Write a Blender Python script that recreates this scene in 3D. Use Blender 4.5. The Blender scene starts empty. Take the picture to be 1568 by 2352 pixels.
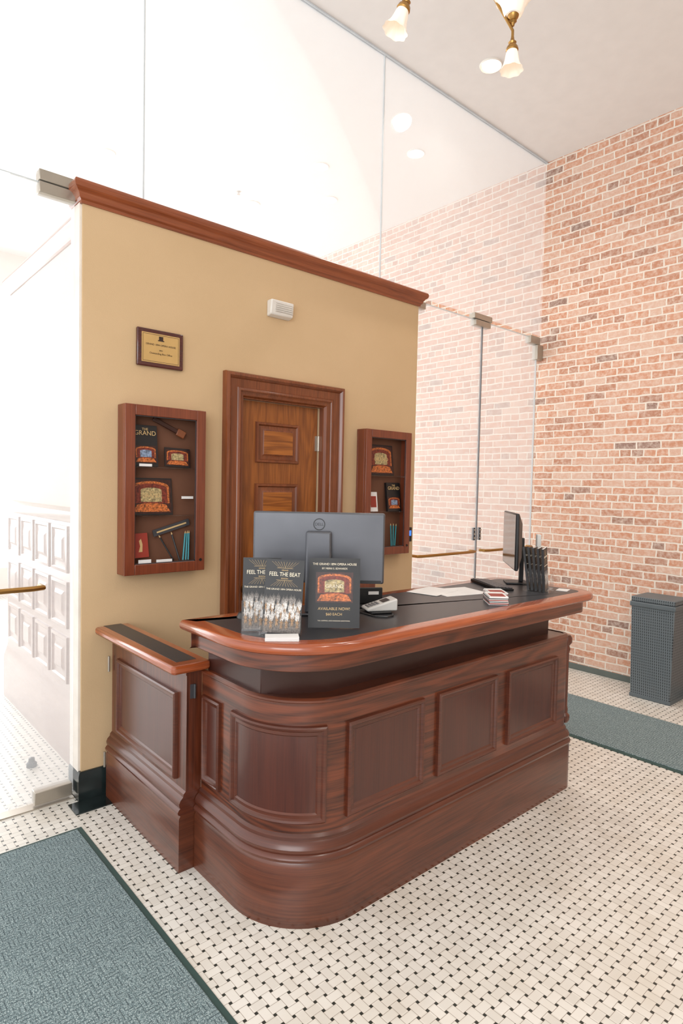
import bpy, bmesh, math, random
from mathutils import Vector, Matrix
random.seed(7)
SC = bpy.context.scene
COL = SC.collection
PI = math.pi
H = 1.65
F = 1420.0
# ---------------------------------------------------------------- camera calibration
ax = Vector((1626, -26, F)).normalized()
bx_ = Vector((-1234, -86, F))
zz = -(ax.cross(bx_)).normalized()
if zz.y > 0: zz = -zz
by = zz.cross(ax).normalized()
def c2w(c): return Vector((ax.dot(c), by.dot(c), zz.dot(c)))
cam_d = bpy.data.cameras.new('camera'); cam = bpy.data.objects.new('camera', cam_d); COL.objects.link(cam)
r_, u_, b_ = c2w(Vector((1, 0, 0))), c2w(Vector((0, -1, 0))), c2w(Vector((0, 0, -1)))
mw = Matrix(((r_.x, u_.x, b_.x, 0), (r_.y, u_.y, b_.y, 0), (r_.z, u_.z, b_.z, H), (0, 0, 0, 1)))
cam.matrix_world = mw
cam_d.sensor_fit = 'VERTICAL'; cam_d.sensor_height = 36; cam_d.lens = F / 2352 * 36
cam_d.clip_start = .02; cam_d.clip_end = 200
SC.camera = cam
SC.view_settings.view_transform = 'Standard'

# ---------------------------------------------------------------- mesh helpers
class MB:
    def __init__(s): s.v = []; s.f = []
    def add(s, vs, fs):
        o = len(s.v); s.v += [tuple(p) for p in vs]; s.f += [tuple(i + o for i in f) for f in fs]; return s
    def box(s, x0, x1, y0, y1, z0, z1):
        return s.add([(x0,y0,z0),(x1,y0,z0),(x1,y1,z0),(x0,y1,z0),(x0,y0,z1),(x1,y0,z1),(x1,y1,z1),(x0,y1,z1)],
              [(0,3,2,1),(4,5,6,7),(0,1,5,4),(1,2,6,5),(2,3,7,6),(3,0,4,7)])
    def prism(s, pts, z0, z1):
        n = len(pts)
        return s.add([(p[0],p[1],z0) for p in pts]+[(p[0],p[1],z1) for p in pts],
              [tuple(range(n))[::-1], tuple(range(n,2*n))]+[(i,(i+1)%n,n+(i+1)%n,n+i) for i in range(n)])
    def prism_y(s, pts, y0, y1):      # outline in x,z
        n = len(pts)
        return s.add([(p[0],y0,p[1]) for p in pts]+[(p[0],y1,p[1]) for p in pts],
              [tuple(range(n)), tuple(range(n,2*n))[::-1]]+[(i,(i+1)%n,n+(i+1)%n,n+i) for i in range(n)])
    def sweep(s, path, prof, closed=False, cap=True):
        P = offset_normals(path, closed); n = len(P); m = len(prof); vs = []
        for (x,y,nx,ny) in P:
            for (o,z) in prof: vs.append((x+nx*o, y+ny*o, z))
        fs = []
        for i in range(n if closed else n-1):
            j = (i+1) % n
            for k in range(m-1): fs.append((i*m+k, j*m+k, j*m+k+1, i*m+k+1))
        if cap and not closed:
            fs.append(tuple(range(m))); fs.append(tuple((n-1)*m+k for k in range(m))[::-1])
        return s.add(vs, fs)
    def lathe(s, prof, seg=24, M=None):
        vs = []; fs = []; m = len(prof)
        for i in range(seg):
            a = 2*PI*i/seg
            for (r,z) in prof:
                p = Vector((r*math.cos(a), r*math.sin(a), z)); vs.append(M @ p if M else p)
        for i in range(seg):
            j = (i+1)%seg
            for k in range(m-1): fs.append((i*m+k, j*m+k, j*m+k+1, i*m+k+1))
        return s.add(vs, fs)
    def cyl(s, p0, p1, r, n=16): return s.tube([p0, p1], r, n)
    def tube(s, pts, r, n=12):
        pts = [Vector(p) for p in pts]; vs = []; fs = []
        rr = r if isinstance(r, (list, tuple)) else [r]*len(pts)
        ref = None
        for i, p in enumerate(pts):
            t = (pts[min(i+1,len(pts)-1)] - pts[max(i-1,0)]).normalized()
            if ref is None: ref = Vector((0,0,1)) if abs(t.z) < .9 else Vector((1,0,0))
            a = t.cross(ref).normalized(); b = a.cross(t).normalized(); ref = b
            for k in range(n):
                q = 2*PI*k/n; vs.append(p + (a*math.cos(q) + b*math.sin(q))*rr[i])
        for i in range(len(pts)-1):
            for k in range(n):
                l = (k+1)%n; fs.append((i*n+k, i*n+l, (i+1)*n+l, (i+1)*n+k))
        fs.append(tuple(range(n))); fs.append(tuple((len(pts)-1)*n+k for k in range(n))[::-1])
        return s.add(vs, fs)
    def tf(s, M):
        s.v = [tuple(M @ Vector(p)) for p in s.v]; return s

def offset_normals(path, closed=False):
    n = len(path); out = []
    for i in range(n):
        p = Vector(path[i])
        a = Vector(path[(i-1)%n]) if (closed or i > 0) else None
        b = Vector(path[(i+1)%n]) if (closed or i < n-1) else None
        t1 = (p-a).normalized() if a is not None else None
        t2 = (b-p).normalized() if b is not None else None
        if t1 is None: t1 = t2
        if t2 is None: t2 = t1
        n1 = Vector((t1.y,-t1.x)); n2 = Vector((t2.y,-t2.x)); m = (n1+n2).normalized()
        m = m / max(.3, m.dot(n1)); out.append((p.x,p.y,m.x,m.y))
    return out
def offset_path(path, o, closed=True): return [(x+nx*o, y+ny*o) for (x,y,nx,ny) in offset_normals(path, closed)]
def arc(cx, cy, r, a0, a1, n=12):
    return [(cx+r*math.cos(math.radians(a0+(a1-a0)*i/n)), cy+r*math.sin(math.radians(a0+(a1-a0)*i/n))) for i in range(n+1)]
def wloc(o):
    v = Vector((0,0,0))
    while o is not None: v = v + o.location; o = o.parent
    return v
def obj(name, mb, mat, parent=None, world=False, bevel=0, smooth=35, mats=None):
    me = bpy.data.meshes.new(name)
    vs = mb.v
    if world and parent is not None:
        L = wloc(parent); vs = [tuple(Vector(p)-L) for p in vs]
    me.from_pydata(vs, [], mb.f)
    bm = bmesh.new(); bm.from_mesh(me); bmesh.ops.recalc_face_normals(bm, faces=bm.faces); bm.to_mesh(me); bm.free()
    if smooth:
        for p in me.polygons: p.use_smooth = True
        try: me.set_sharp_from_angle(angle=math.radians(smooth))
        except Exception: pass
    me.materials.append(mat)
    o = bpy.data.objects.new(name, me); COL.objects.link(o)
    if parent is not None: o.parent = parent
    if bevel:
        b = o.modifiers.new('bevel','BEVEL'); b.width = bevel; b.segments = 2; b.limit_method = 'ANGLE'; b.angle_limit = math.radians(40)
    return o
def thing(name, label, cat, loc=(0,0,0), rot=(0,0,0), group=None):
    o = bpy.data.objects.new(name, None); COL.objects.link(o); o.location = loc; o.rotation_euler = rot
    o['label'] = label; o['category'] = cat; o.empty_display_size = .05
    if group: o['group'] = group
    return o
def tag(o, label, cat, group=None):
    o['label'] = label; o['category'] = cat
    if group: o['group'] = group
    return o
def struct(name, mb, mat, **k):
    o = obj(name, mb, mat, **k); o['kind'] = 'structure'; return o
def text(parent, name, s, size, M, mat, align='CENTER', ext=.0004, xs=1.0):
    c = bpy.data.curves.new('t','FONT'); c.body = s; c.size = size; c.align_x = align; c.align_y = 'CENTER'; c.extrude = ext; c.space_line = 1.05
    o = bpy.data.objects.new('t', c); COL.objects.link(o)
    bpy.context.view_layer.update()
    dg = bpy.context.evaluated_depsgraph_get()
    me = bpy.data.meshes.new_from_object(o.evaluated_get(dg))
    bpy.data.objects.remove(o)
    me.transform(M @ Matrix.Diagonal((xs,1,1,1)))
    me.materials.clear(); me.materials.append(mat)
    r = bpy.data.objects.new(name, me); COL.objects.link(r); r.parent = parent; return r
RX = Matrix.Rotation(PI/2, 4, 'X')
def up(x, y, z): return Matrix.Translation((x,y,z)) @ RX      # text standing in xz plane, facing -y

# ---------------------------------------------------------------- materials
def lin(c):
    def g(v):
        v /= 255.0
        return v/12.92 if v <= .04045 else ((v+.055)/1.055)**2.4
    return (g(c[0]), g(c[1]), g(c[2]), 1)
class NT:
    def __init__(s, name):
        s.m = bpy.data.materials.new(name); s.m.use_nodes = True; s.t = s.m.node_tree
        s.p = s.t.nodes['Principled BSDF']; s.out = s.t.nodes['Material Output']
    def n(s, typ, **k):
        nd = s.t.nodes.new(typ)
        for a, b in k.items(): setattr(nd, a, b)
        return nd
    def l(s, a, b): s.t.links.new(a, b)
    def M(s, op, *ins):
        nd = s.n('ShaderNodeMath', operation=op)
        for i, v in enumerate(ins):
            if isinstance(v, (int, float)): nd.inputs[i].default_value = v
            else: s.l(v, nd.inputs[i])
        return nd.outputs[0]
    def mix(s, f, a, b, blend='MIX'):
        nd = s.n('ShaderNodeMix', data_type='RGBA', blend_type=blend)
        for i, v in ((0, f), (6, a), (7, b)):
            if isinstance(v, (int, float, tuple)): nd.inputs[i].default_value = v
            else: s.l(v, nd.inputs[i])
        return nd.outputs[2]
    def pos(s, kind='Object', scale=(1,1,1)):
        tc = s.n('ShaderNodeTexCoord'); mp = s.n('ShaderNodeMapping'); mp.inputs['Scale'].default_value = scale
        s.l(tc.outputs[kind], mp.inputs[0]); return mp.outputs[0]
    def noise(s, vec, scale, detail=3, rough=.5, dist=0):
        nd = s.n('ShaderNodeTexNoise'); nd.inputs['Scale'].default_value = scale; nd.inputs['Detail'].default_value = detail
        nd.inputs['Roughness'].default_value = rough; nd.inputs['Distortion'].default_value = dist
        s.l(vec, nd.inputs['Vector']); return nd.outputs[0]
    def ramp(s, f, stops):
        nd = s.n('ShaderNodeValToRGB'); e = nd.color_ramp.elements
        while len(e) > 1: e.remove(e[-1])
        e[0].position = stops[0][0]; e[0].color = stops[0][1]
        for p, c in stops[1:]:
            x = e.new(p); x.color = c
        s.l(f, nd.inputs[0]); return nd.outputs[0]
    def bump(s, h, strength=.3, dist=.01):
        b = s.n('ShaderNodeBump'); b.inputs['Strength'].default_value = strength; b.inputs['Distance'].default_value = dist
        s.l(h, b.inputs['Height']); s.l(b.outputs[0], s.p.inputs['Normal'])
    def set(s, **k):
        for a, b in k.items():
            a = a.replace('_', ' ')
            if isinstance(b, (int, float, tuple)): s.p.inputs[a].default_value = b
            else: s.l(b, s.p.inputs[a])
        return s
def plain(name, c, rough=.5, metal=0, var=.06, scale=8, bump=0, **k):
    t = NT(name); L = lin(c); v = t.pos(); nz = t.noise(v, scale, 3)
    lo = tuple(x*(1-var) for x in L[:3])+(1,); hi = tuple(min(1,x*(1+var)) for x in L[:3])+(1,)
    t.set(Base_Color=t.ramp(nz, [(.3,lo),(.7,hi)]), Roughness=rough, Metallic=metal)
    if bump: t.bump(t.noise(v, scale*20, 4), bump, .002)
    for a, b in k.items(): t.p.inputs[a.replace('_',' ')].default_value = b
    return t.m
def wood(name, dark, light, axis='x', rough=.3, coat=.3, scale=1.0, ring=.1):
    """long fine grain streaks plus faint broad figure"""
    t = NT(name)
    st = {'x':(1.0,9,9),'y':(9,1.0,9),'z':(9,9,1.0),'h':(1.0,1.0,9)}[axis]
    st2 = {'x':(2.2,90,90),'y':(90,2.2,90),'z':(90,90,2.2),'h':(2.2,2.2,90)}[axis]
    v = t.pos(scale=tuple(a*scale for a in st)); v2 = t.pos(scale=tuple(a*scale for a in st2))
    n1 = t.noise(v, .9, 2, .45, .2)
    rg = t.M('ADD', t.M('MULTIPLY', t.M('SINE', t.M('MULTIPLY', n1, 60.0)), .5), .5)
    n2 = t.noise(v2, 1.6, 4, .6); n3 = t.noise(v, 1.6, 4)
    h = t.M('ADD', t.M('MULTIPLY', rg, ring), t.M('MULTIPLY', n2, .55)); h = t.M('ADD', h, t.M('MULTIPLY', n3, .45-ring))
    md = tuple((a+b)/2 for a, b in zip(lin(dark),lin(light)))
    t.set(Base_Color=t.ramp(h, [(.30, lin(dark)), (.48, md), (.66, lin(light))]), Roughness=rough, Coat_Weight=coat, Coat_Roughness=.18)
    return t.m
def emis(name, c, s):
    t = NT(name); t.set(Base_Color=lin(c), Emission_Color=lin(c), Emission_Strength=s); return t.m

M_wood = wood('mahogany_rail', (52,22,12), (114,56,32), 'h', ring=.2)
M_woodv = wood('mahogany_vertical', (54,23,13), (108,52,30), 'z')
M_mould = wood('mahogany_moulding', (60,26,15), (96,45,26), 'h', ring=0)
M_panel = wood('mahogany_panel', (60,25,17), (84,38,25), 'z', rough=.3, coat=.35, ring=.0)
M_nose = wood('polished_edge_wood', (118,50,22), (172,86,44), 'h', rough=.2, coat=.7, ring=.05)
M_crown = wood('crown_wood', (108,50,25), (156,84,48), 'x', rough=.28, coat=.4, ring=.06)
M_door = wood('door_pine', (108,56,20), (158,92,38), 'z', rough=.33, coat=.25, scale=1.3, ring=.14)
M_doorp = wood('door_panel_pine', (112,58,20), (174,104,42), 'x', rough=.3, coat=.3, scale=1.2, ring=.2)
M_case = wood('door_casing_wood', (88,42,20), (138,76,42), 'z', ring=.05)
M_cab = wood('cabinet_wood', (92,40,24), (134,68,42), 'z', ring=.04)
M_cabin = plain('cabinet_interior', (104,66,46), .7)
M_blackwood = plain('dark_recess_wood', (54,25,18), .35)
M_ink = plain('black_laminate', (50,50,53), .36, bump=.1, scale=20)
def paint(name, a, b):
    t = NT(name); v = t.pos(); t.set(Base_Color=t.ramp(t.noise(v,1.5,3), [(.3,lin(a)),(.7,lin(b))]), Roughness=.75)
    t.bump(t.noise(v,140,3),.25,.002); return t.m
M_wall = paint('beige_paint', (200,170,130), (207,177,138))
M_wall2 = paint('pale_side_paint', (208,198,182), (214,204,188))
M_wallend = plain('wall_end_paint', (222,214,204), .6)
M_ceil = plain('ceiling_paint', (228,226,224), .85, var=.02)
M_white = plain('white_plastic', (225,220,212), .45)
M_black = plain('black_plastic', (22,22,24), .4)
M_dark = plain('dark_grey_plastic', (62,62,66), .35)
M_monback = plain('monitor_back_silver', (92,93,98), .34, metal=.5)
M_steel = plain('brushed_metal', (176,168,156), .35, metal=.75)
M_brass = plain('brass', (168,128,72), .32, metal=.9)
M_marble = plain('black_marble', (30,38,38), .15, var=.5, scale=6)
M_slate = plain('grey_green_skirting', (92,100,96), .3)
M_paper = plain('white_paper', (228,226,224), .7)
M_gold = plain('gold_print', (206,174,122), .5)
M_grey = plain('terminal_grey', (200,198,194), .4)
M_key = plain('terminal_keys', (120,120,122), .4)
M_screen = plain('screen_glass', (14,14,18), .1)
M_red = plain('red_card', (150,50,36), .5)
M_teal = plain('teal_pencil', (40,140,150), .4)
M_blue = emis('blue_indicator', (60,120,230), 1.2)
M_card = plain('black_card', (22,21,23), .45)
M_seam = plain('seam_grey', (200,206,208), .4)  # light grey of the glass edges and joints

# floor: basket weave of oblong tiles with small dots
t = NT('basketweave_mosaic')
v = t.pos(); sp = t.n('ShaderNodeSeparateXYZ'); t.l(v, sp.inputs[0])
Pp = .042; u = t.M('DIVIDE', sp.outputs[0], Pp); w = t.M('DIVIDE', sp.outputs[1], Pp)
fu, fw = t.M('FLOOR', u), t.M('FLOOR', w)
lu = t.M('ABSOLUTE', t.M('SUBTRACT', t.M('FRACT', u), .5)); lw = t.M('ABSOLUTE', t.M('SUBTRACT', t.M('FRACT', w), .5))
par = t.M('FLOORED_MODULO', t.M('ADD', fu, fw), 2.0)
d = t.M('SUBTRACT', lu, lw)
m_ = t.M('ADD', lw, t.M('MULTIPLY', par, d)); n_ = t.M('SUBTRACT', lu, t.M('MULTIPLY', par, d))
b3 = .375; g = .018
gr1 = t.M('LESS_THAN', t.M('ABSOLUTE', t.M('SUBTRACT', m_, b3)), g)
gr2 = t.M('MULTIPLY', t.M('GREATER_THAN', m_, b3), t.M('LESS_THAN', t.M('ABSOLUTE', t.M('SUBTRACT', n_, b3)), g))
gro = t.M('MAXIMUM', gr1, gr2)
dot = t.M('GREATER_THAN', t.M('MINIMUM', lu, lw), b3)
cb = t.n('ShaderNodeCombineXYZ'); t.l(fu, cb.inputs[0]); t.l(fw, cb.inputs[1])
wn = t.n('ShaderNodeTexWhiteNoise', noise_dimensions='2D'); t.l(cb.outputs[0], wn.inputs['Vector'])
tile = t.mix(wn.outputs[0], lin((215,210,201)), lin((230,226,218)))
tile = t.mix(t.ramp(t.noise(v, 4, 4), [(.45,(0,0,0,1)),(.75,(.5,.5,.5,1))]), tile, lin((210,201,186)))
c1 = t.mix(gro, tile, lin((150,138,124)))
c2 = t.mix(dot, c1, lin((52,55,50)))
t.set(Base_Color=c2, Roughness=.34); t.bump(t.M('SUBTRACT', 1.0, gro), .3, .001)
M_floor = t.m

# brick
t = NT('old_red_brick')
tc = t.n('ShaderNodeTexCoord'); sp = t.n('ShaderNodeSeparateXYZ'); t.l(tc.outputs['Object'], sp.inputs[0])
cb = t.n('ShaderNodeCombineXYZ'); t.l(sp.outputs[1], cb.inputs[0]); t.l(sp.outputs[2], cb.inputs[1])
nz = t.n('ShaderNodeTexNoise'); nz.inputs['Scale'].default_value = 9; nz.inputs['Detail'].default_value = 4; t.l(tc.outputs['Object'], nz.inputs['Vector'])
va = t.n('ShaderNodeVectorMath', operation='SUBTRACT'); t.l(nz.outputs['Color'], va.inputs[0]); va.inputs[1].default_value = (.5,.5,.5)
vs_ = t.n('ShaderNodeVectorMath', operation='SCALE'); t.l(va.outputs[0], vs_.inputs[0]); vs_.inputs['Scale'].default_value = .022
vd = t.n('ShaderNodeVectorMath', operation='ADD'); t.l(cb.outputs[0], vd.inputs[0]); t.l(vs_.outputs[0], vd.inputs[1])
bt = t.n('ShaderNodeTexBrick'); t.l(vd.outputs[0], bt.inputs['Vector'])
bt.offset = .5; bt.squash = .52; bt.squash_frequency = 6
for k, val in (('Scale',1),('Mortar Size',.0075),('Mortar Smooth',.4),('Brick Width',.195),('Row Height',.065),('Bias',0)): bt.inputs[k].default_value = val
bt.inputs['Color1'].default_value = (0,0,0,1); bt.inputs['Color2'].default_value = (1,1,1,1); bt.inputs['Mortar'].default_value = (.5,.5,.5,1)
sb = t.n('ShaderNodeSeparateColor'); t.l(bt.outputs['Color'], sb.inputs[0])
bc = t.ramp(sb.outputs[0], [(0,lin((140,110,98))),(.08,lin((176,126,102))),(.4,lin((198,140,110))),(.7,lin((202,152,126))),(1,lin((208,172,152)))])
fine = t.noise(tc.outputs['Object'], 26, 6, .72)
bc = t.mix(t.ramp(fine, [(.42,(0,0,0,1)),(.75,(.8,.8,.8,1))]), bc, lin((222,206,192)))
bc = t.mix(bt.outputs['Fac'], bc, lin((224,213,200)))
t.set(Base_Color=bc, Roughness=.9)
t.bump(t.M('ADD', t.M('MULTIPLY', t.M('SUBTRACT', 1.0, bt.outputs['Fac']), .8), t.M('MULTIPLY', fine, .3)), .4, .009)
M_brick = t.m

# mats
t = NT('ribbed_entrance_mat')
v = t.pos(); sp = t.n('ShaderNodeSeparateXYZ'); t.l(v, sp.inputs[0])
Pp = .044; u = t.M('DIVIDE', sp.outputs[0], Pp); w = t.M('DIVIDE', sp.outputs[1], Pp)
par = t.M('FLOORED_MODULO', t.M('ADD', t.M('FLOOR', u), t.M('FLOOR', w)), 2.0)
fx, fy = t.M('FRACT', t.M('MULTIPLY', u, 3.0)), t.M('FRACT', t.M('MULTIPLY', w, 3.0))
rib = t.M('ADD', fx, t.M('MULTIPLY', par, t.M('SUBTRACT', fy, fx)))
rb = t.M('ABSOLUTE', t.M('SUBTRACT', rib, .5))
gv = t.M('ADD', t.M('MULTIPLY', t.M('GREATER_THAN', rb, .36), .6), t.M('MULTIPLY', t.noise(v, 60, 3), .4))
spk = t.n('ShaderNodeTexNoise'); spk.inputs['Scale'].default_value = 240; t.l(v, spk.inputs['Vector'])
base = t.ramp(spk.outputs[0], [(.35,lin((80,98,102))),(.5,lin((112,130,133))),(.66,lin((172,186,186)))])
t.set(Base_Color=t.mix(t.M('MULTIPLY', t.M('GREATER_THAN', gv, .78), .65), base, lin((50,64,70))), Roughness=.95)
t.bump(t.M('SUBTRACT', 1.0, gv), .8, .006)
M_mat = t.m
M_matedge = plain('mat_rubber_edge', (52,76,72), .7)

# woven bin
t = NT('woven_resin')
v = t.pos(); sp = t.n('ShaderNodeSeparateXYZ'); t.l(v, sp.inputs[0])
hx = t.M('ADD', sp.outputs[0], sp.outputs[1])
fx = t.M('ABSOLUTE', t.M('SUBTRACT', t.M('FRACT', t.M('DIVIDE', hx, .016)), .5)); fz = t.M('ABSOLUTE', t.M('SUBTRACT', t.M('FRACT', t.M('DIVIDE', sp.outputs[2], .022)), .5))
hole = t.M('MULTIPLY', t.M('LESS_THAN', fx, .20), t.M('LESS_THAN', fz, .34))
pr = t.M('SUBTRACT', 1.0, hole)
t.set(Base_Color=t.mix(hole, lin((98,106,110)), lin((44,50,54))), Roughness=.5)
t.bump(pr, .6, .004)
M_weave = t.m
M_binlid = plain('bin_plastic', (88,96,100), .45, bump=.2)

def glass(name, veil=.06, refl=.07, tint=(1,1,1,1)):
    t = NT(name); t.t.nodes.remove(t.p)
    tr = t.n('ShaderNodeBsdfTransparent'); tr.inputs[0].default_value = tint
    gl = t.n('ShaderNodeBsdfGlossy'); gl.inputs['Roughness'].default_value = .02
    tl = t.n('ShaderNodeBsdfTranslucent'); tl.inputs[0].default_value = (.95,.98,1,1)
    m1 = t.n('ShaderNodeMixShader'); m2 = t.n('ShaderNodeMixShader')
    fr = t.n('ShaderNodeLayerWeight'); fr.inputs[0].default_value = .25
    f2 = t.M('ADD', t.M('MULTIPLY', fr.outputs['Fresnel'], .35), refl*.3)
    m1.inputs[0].default_value = veil; t.l(tr.outputs[0], m1.inputs[1]); t.l(tl.outputs[0], m1.inputs[2])  # veil: white translucent share that imitates reflected haze on the glass
    t.l(f2, m2.inputs[0]); t.l(m1.outputs[0], m2.inputs[1]); t.l(gl.outputs[0], m2.inputs[2])
    t.l(m2.outputs[0], t.out.inputs[0]); return t.m
M_glass = glass('partition_glass', .18, .05)
M_acryl = glass('clear_acrylic', .02, .06)
M_plaque = wood('plaque_wood', (58,20,18), (84,30,26), 'x', rough=.15, coat=.8)
M_goldplate = plain('gold_plate', (208,172,112), .35, metal=.35)
M_artbg = plain('picture_dark_red', (56,24,18), .4, var=.6, scale=60)
M_artar = plain('picture_orange_gilt', (176,96,46), .4, var=.8, scale=120)
M_artst = plain('picture_stage_glow', (164,146,104), .4, var=.7, scale=90)
M_artbl = plain('picture_stage_blue', (120,136,160), .4, var=.7, scale=90)
M_artcu = plain('picture_curtain', (112,42,28), .4, var=.6, scale=90)

# ---------------------------------------------------------------- setting
CE = 4.76; BX = 5.38; WY = 3.22; GY = 3.29; SEAM = 3.09; CT = 3.122
struct('floor', MB().box(-4, BX, -2.5, 9.6, -.05, 0), M_floor)
struct('ceiling', MB().box(-4, BX+.2, -2.7, 9.6, CE, CE+.1), M_ceil)
struct('wall_right', MB().box(BX, BX+.2, -2.5, 9.6, -.05, CE), M_brick)
struct('baseboard_right', MB().box(BX-.012, BX, -2.5, 9.6, 0, .055), M_slate, bevel=.004)
struct('wall_light_block', MB().box(-.6, BX+.2, -2.7, -2.5, 0, CE), paint('light_block_paint',(206,200,190),(212,206,196)))  # unseen wall added behind the camera to block light except from the left
mb = MB().box(-4, -3.2, 9.6, 9.8, 0, CE); mb.box(-.6, -.2, 9.6, 9.8, 0, CE); mb.box(2.6, 3.0, 9.6, 9.8, 0, CE); mb.box(5.0, 5.58, 9.6, 9.8, 0, CE)
mb.box(-3.2, 5.0, 9.6, 9.8, 4.3, CE); mb.box(-3.2, 5.0, 9.6, 9.8, 0, .4)
struct('wall_far', mb, M_wallend)
DX0, DX1, DZ = 2.01, 2.64, 2.17
mb = MB().box(1.07, DX0, WY, 3.36, 0, 3.04).box(DX1, 3.55, WY, 3.36, 0, 3.04).box(DX0, DX1, WY, 3.36, DZ, 3.04)
wb = struct('wall_back', mb, M_wall)
obj('wall_end_cap', MB().box(1.058, 1.0695, WY+.012, 3.36, 0, 3.03), M_wallend, wb)
crown = [(0,3.022),(.010,3.022),(.012,3.036),(.022,3.044),(.026,3.060),(.040,3.078),(.048,3.083),(.052,3.088),(.055,3.104),(.052,3.116),(.046,CT),(-.14,CT)]
struct('trim_1', MB().sweep([(1.07,3.36),(1.07,WY),(3.55,WY),(3.55,3.36)], crown), M_crown)
mb = MB().sweep([(1.07,3.36),(1.07,WY),(1.87,WY)], [(0,0),(.018,0),(.018,.135),(.01,.15),(0,.15)])
mb.sweep([(2.79,WY),(3.55,WY),(3.55,3.36)], [(0,0),(.018,0),(.018,.135),(.01,.15),(0,.15)])
struct('baseboard_back', mb, M_marble)
struct('trim_2', MB().box(1.0,1.30,3.08,3.20,0,.006), M_marble)
ws = struct('wall_side', MB().box(1.2, 1.32, 3.36, 5.2, 0, 3.02), M_wall2)
struct('trim_3', MB().sweep([(1.2,5.2),(1.2,3.365)], crown), M_crown)
M_wains = wood('wainscot_wood', (136,110,100), (168,142,130), 'h', ring=0)
obj('wainscot', MB().sweep([(1.2,5.2),(1.2,3.365)], [(0,0),(.05,0),(.05,.3),(.03,.36),(.02,.4),(.02,1.40),(.045,1.43),(.05,1.47),(0,1.49)]), M_wains, ws)
def panel_mesh(fn, s0, s1, z0, z1, prof, n=1):
    fr = MB(); loops = []
    for (ins, off) in prof:
        a, b_, c, d_ = s0+ins, s1-ins, z0+ins, z1-ins
        lp = [fn(a+(b_-a)*j/n, off, c) for j in range(n+1)] + [fn(b_-(b_-a)*j/n, off, d_) for j in range(n+1)]
        loops.append(lp)
    m = 2*(n+1)
    for lp in loops: fr.v += lp
    for k in range(len(loops)-1):
        for i in range(m):
            j = (i+1)%m; fr.f.append((k*m+i, k*m+j, (k+1)*m+j, (k+1)*m+i))
    fi = MB(); fi.v = list(loops[-1])
    fi.f = [(j, j+1, m-2-j, m-1-j) for j in range(n)]
    return fr, fi
RAISED = [(0,0),(.002,.012),(.010,.017),(.016,.012),(.024,.010),(.032,.003)]
RAISED2 = [(0,0),(.002,.014),(.008,.019),(.016,.017),(.022,.009),(.034,.009),(.040,.003)]
def add_panel(parent, fn, s0, s1, z0, z1, mf, mp, prof=RAISED, n=1, world=True):
    fr, fi = panel_mesh(fn, s0, s1, z0, z1, prof, n)
    p = obj('panel', fi, mp, parent, world=world)
    obj('panel_moulding', fr, mf, p, world=world)
    return p
fside = lambda s, off, z: (1.18-off, s, z)
for z0, z1 in ((.44,.72),(.77,1.05),(1.10,1.38)):
    for k in range(5):
        y0 = 3.42+k*.355
        add_panel(ws, fside, y0, y0+.30, z0, z1, M_wains, M_wains, prof=[(0,0),(.002,.012),(.02,.014),(.03,.004),(.06,.004),(.085,.016)])

# glass partition
def pane(name, x0, x1, z0, z1): return struct(name, MB().box(x0, x1, GY-.006, GY+.006, z0, z1), M_glass)
p1 = pane('window_1', -.39, 1.4075, CT+.003, CE-.012); p2 = pane('window_2', 1.4125, 3.1975, CT+.003, CE-.012); p3 = pane('window_3', 3.2025, BX-.01, CT+.003, CE-.012)
obj('glass_edge', MB().box(1.4075,1.4125,GY-.006,GY+.006,CT+.003,CE-.012), M_seam, p2)
obj('glass_edge', MB().box(3.1975,3.2025,GY-.006,GY+.006,CT+.003,CE-.012), M_seam, p3)
M_chan = plain('ceiling_channel', (206,214,220), .3)
struct('trim_4', MB().box(-2.2, BX-.002, GY-.012, GY+.012, CE-.012, CE-.001), M_chan)
struct('trim_5', MB().box(-2.2, 1.05, GY-.03, GY+.03, 0, .006), M_steel)
dl = pane('door_1', .08, 1.05, .03, SEAM-.004)
obj('patch_fitting', MB().box(.88,1.05,GY-.03,GY+.03,SEAM+.003,SEAM+.055), M_steel, dl, bevel=.003)
obj('patch_fitting', MB().box(.88,1.05,GY-.03,GY+.03,SEAM-.055,SEAM-.003), M_steel, dl, bevel=.003)
obj('patch_fitting', MB().box(.86,1.04,GY-.03,GY+.03,.02,.085), M_steel, dl, bevel=.003)
obj('glass_edge', MB().box(-.39,1.055,GY-.007,GY+.007,SEAM-.003,SEAM+.002), M_seam, dl)
obj('push_bar', MB().tube([(.15,GY,1.12),(.15,GY-.06,1.12),(.2,GY-.075,1.12),(.84,GY-.075,1.12),(.89,GY-.06,1.12),(.89,GY,1.12)], .013), M_brass, dl)
d2 = pane('door_2', 3.60, 4.445, .03, SEAM-.004); d3 = pane('door_3', 4.455, 5.30, .03, SEAM-.004)
obj('patch_fitting', MB().box(3.556,3.68,GY-.03,GY+.03,SEAM-.055,SEAM-.003), M_steel, d2, bevel=.003)
obj('glass_edge', MB().box(4.443,4.449,GY-.008,GY+.008,.03,SEAM-.004), M_dark, d2)
obj('glass_edge', MB().box(5.30,5.306,GY-.007,GY+.007,.0,SEAM-.004), M_seam, d3)
obj('glass_edge', MB().box(3.56,5.37,GY-.007,GY+.007,SEAM-.003,SEAM+.002), M_seam, p3)
obj('patch_fitting', MB().box(4.30,4.55,GY-.03,GY+.03,SEAM+.003,SEAM+.05), M_steel, p3, bevel=.003)
obj('patch_fitting', MB().box(4.32,4.53,GY-.03,GY+.03,SEAM-.05,SEAM-.003), M_steel, p3, bevel=.003)
obj('patch_fitting', MB().box(5.16,5.32,GY-.03,GY+.03,SEAM-.06,SEAM+.01), M_steel, p3, bevel=.003)
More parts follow.
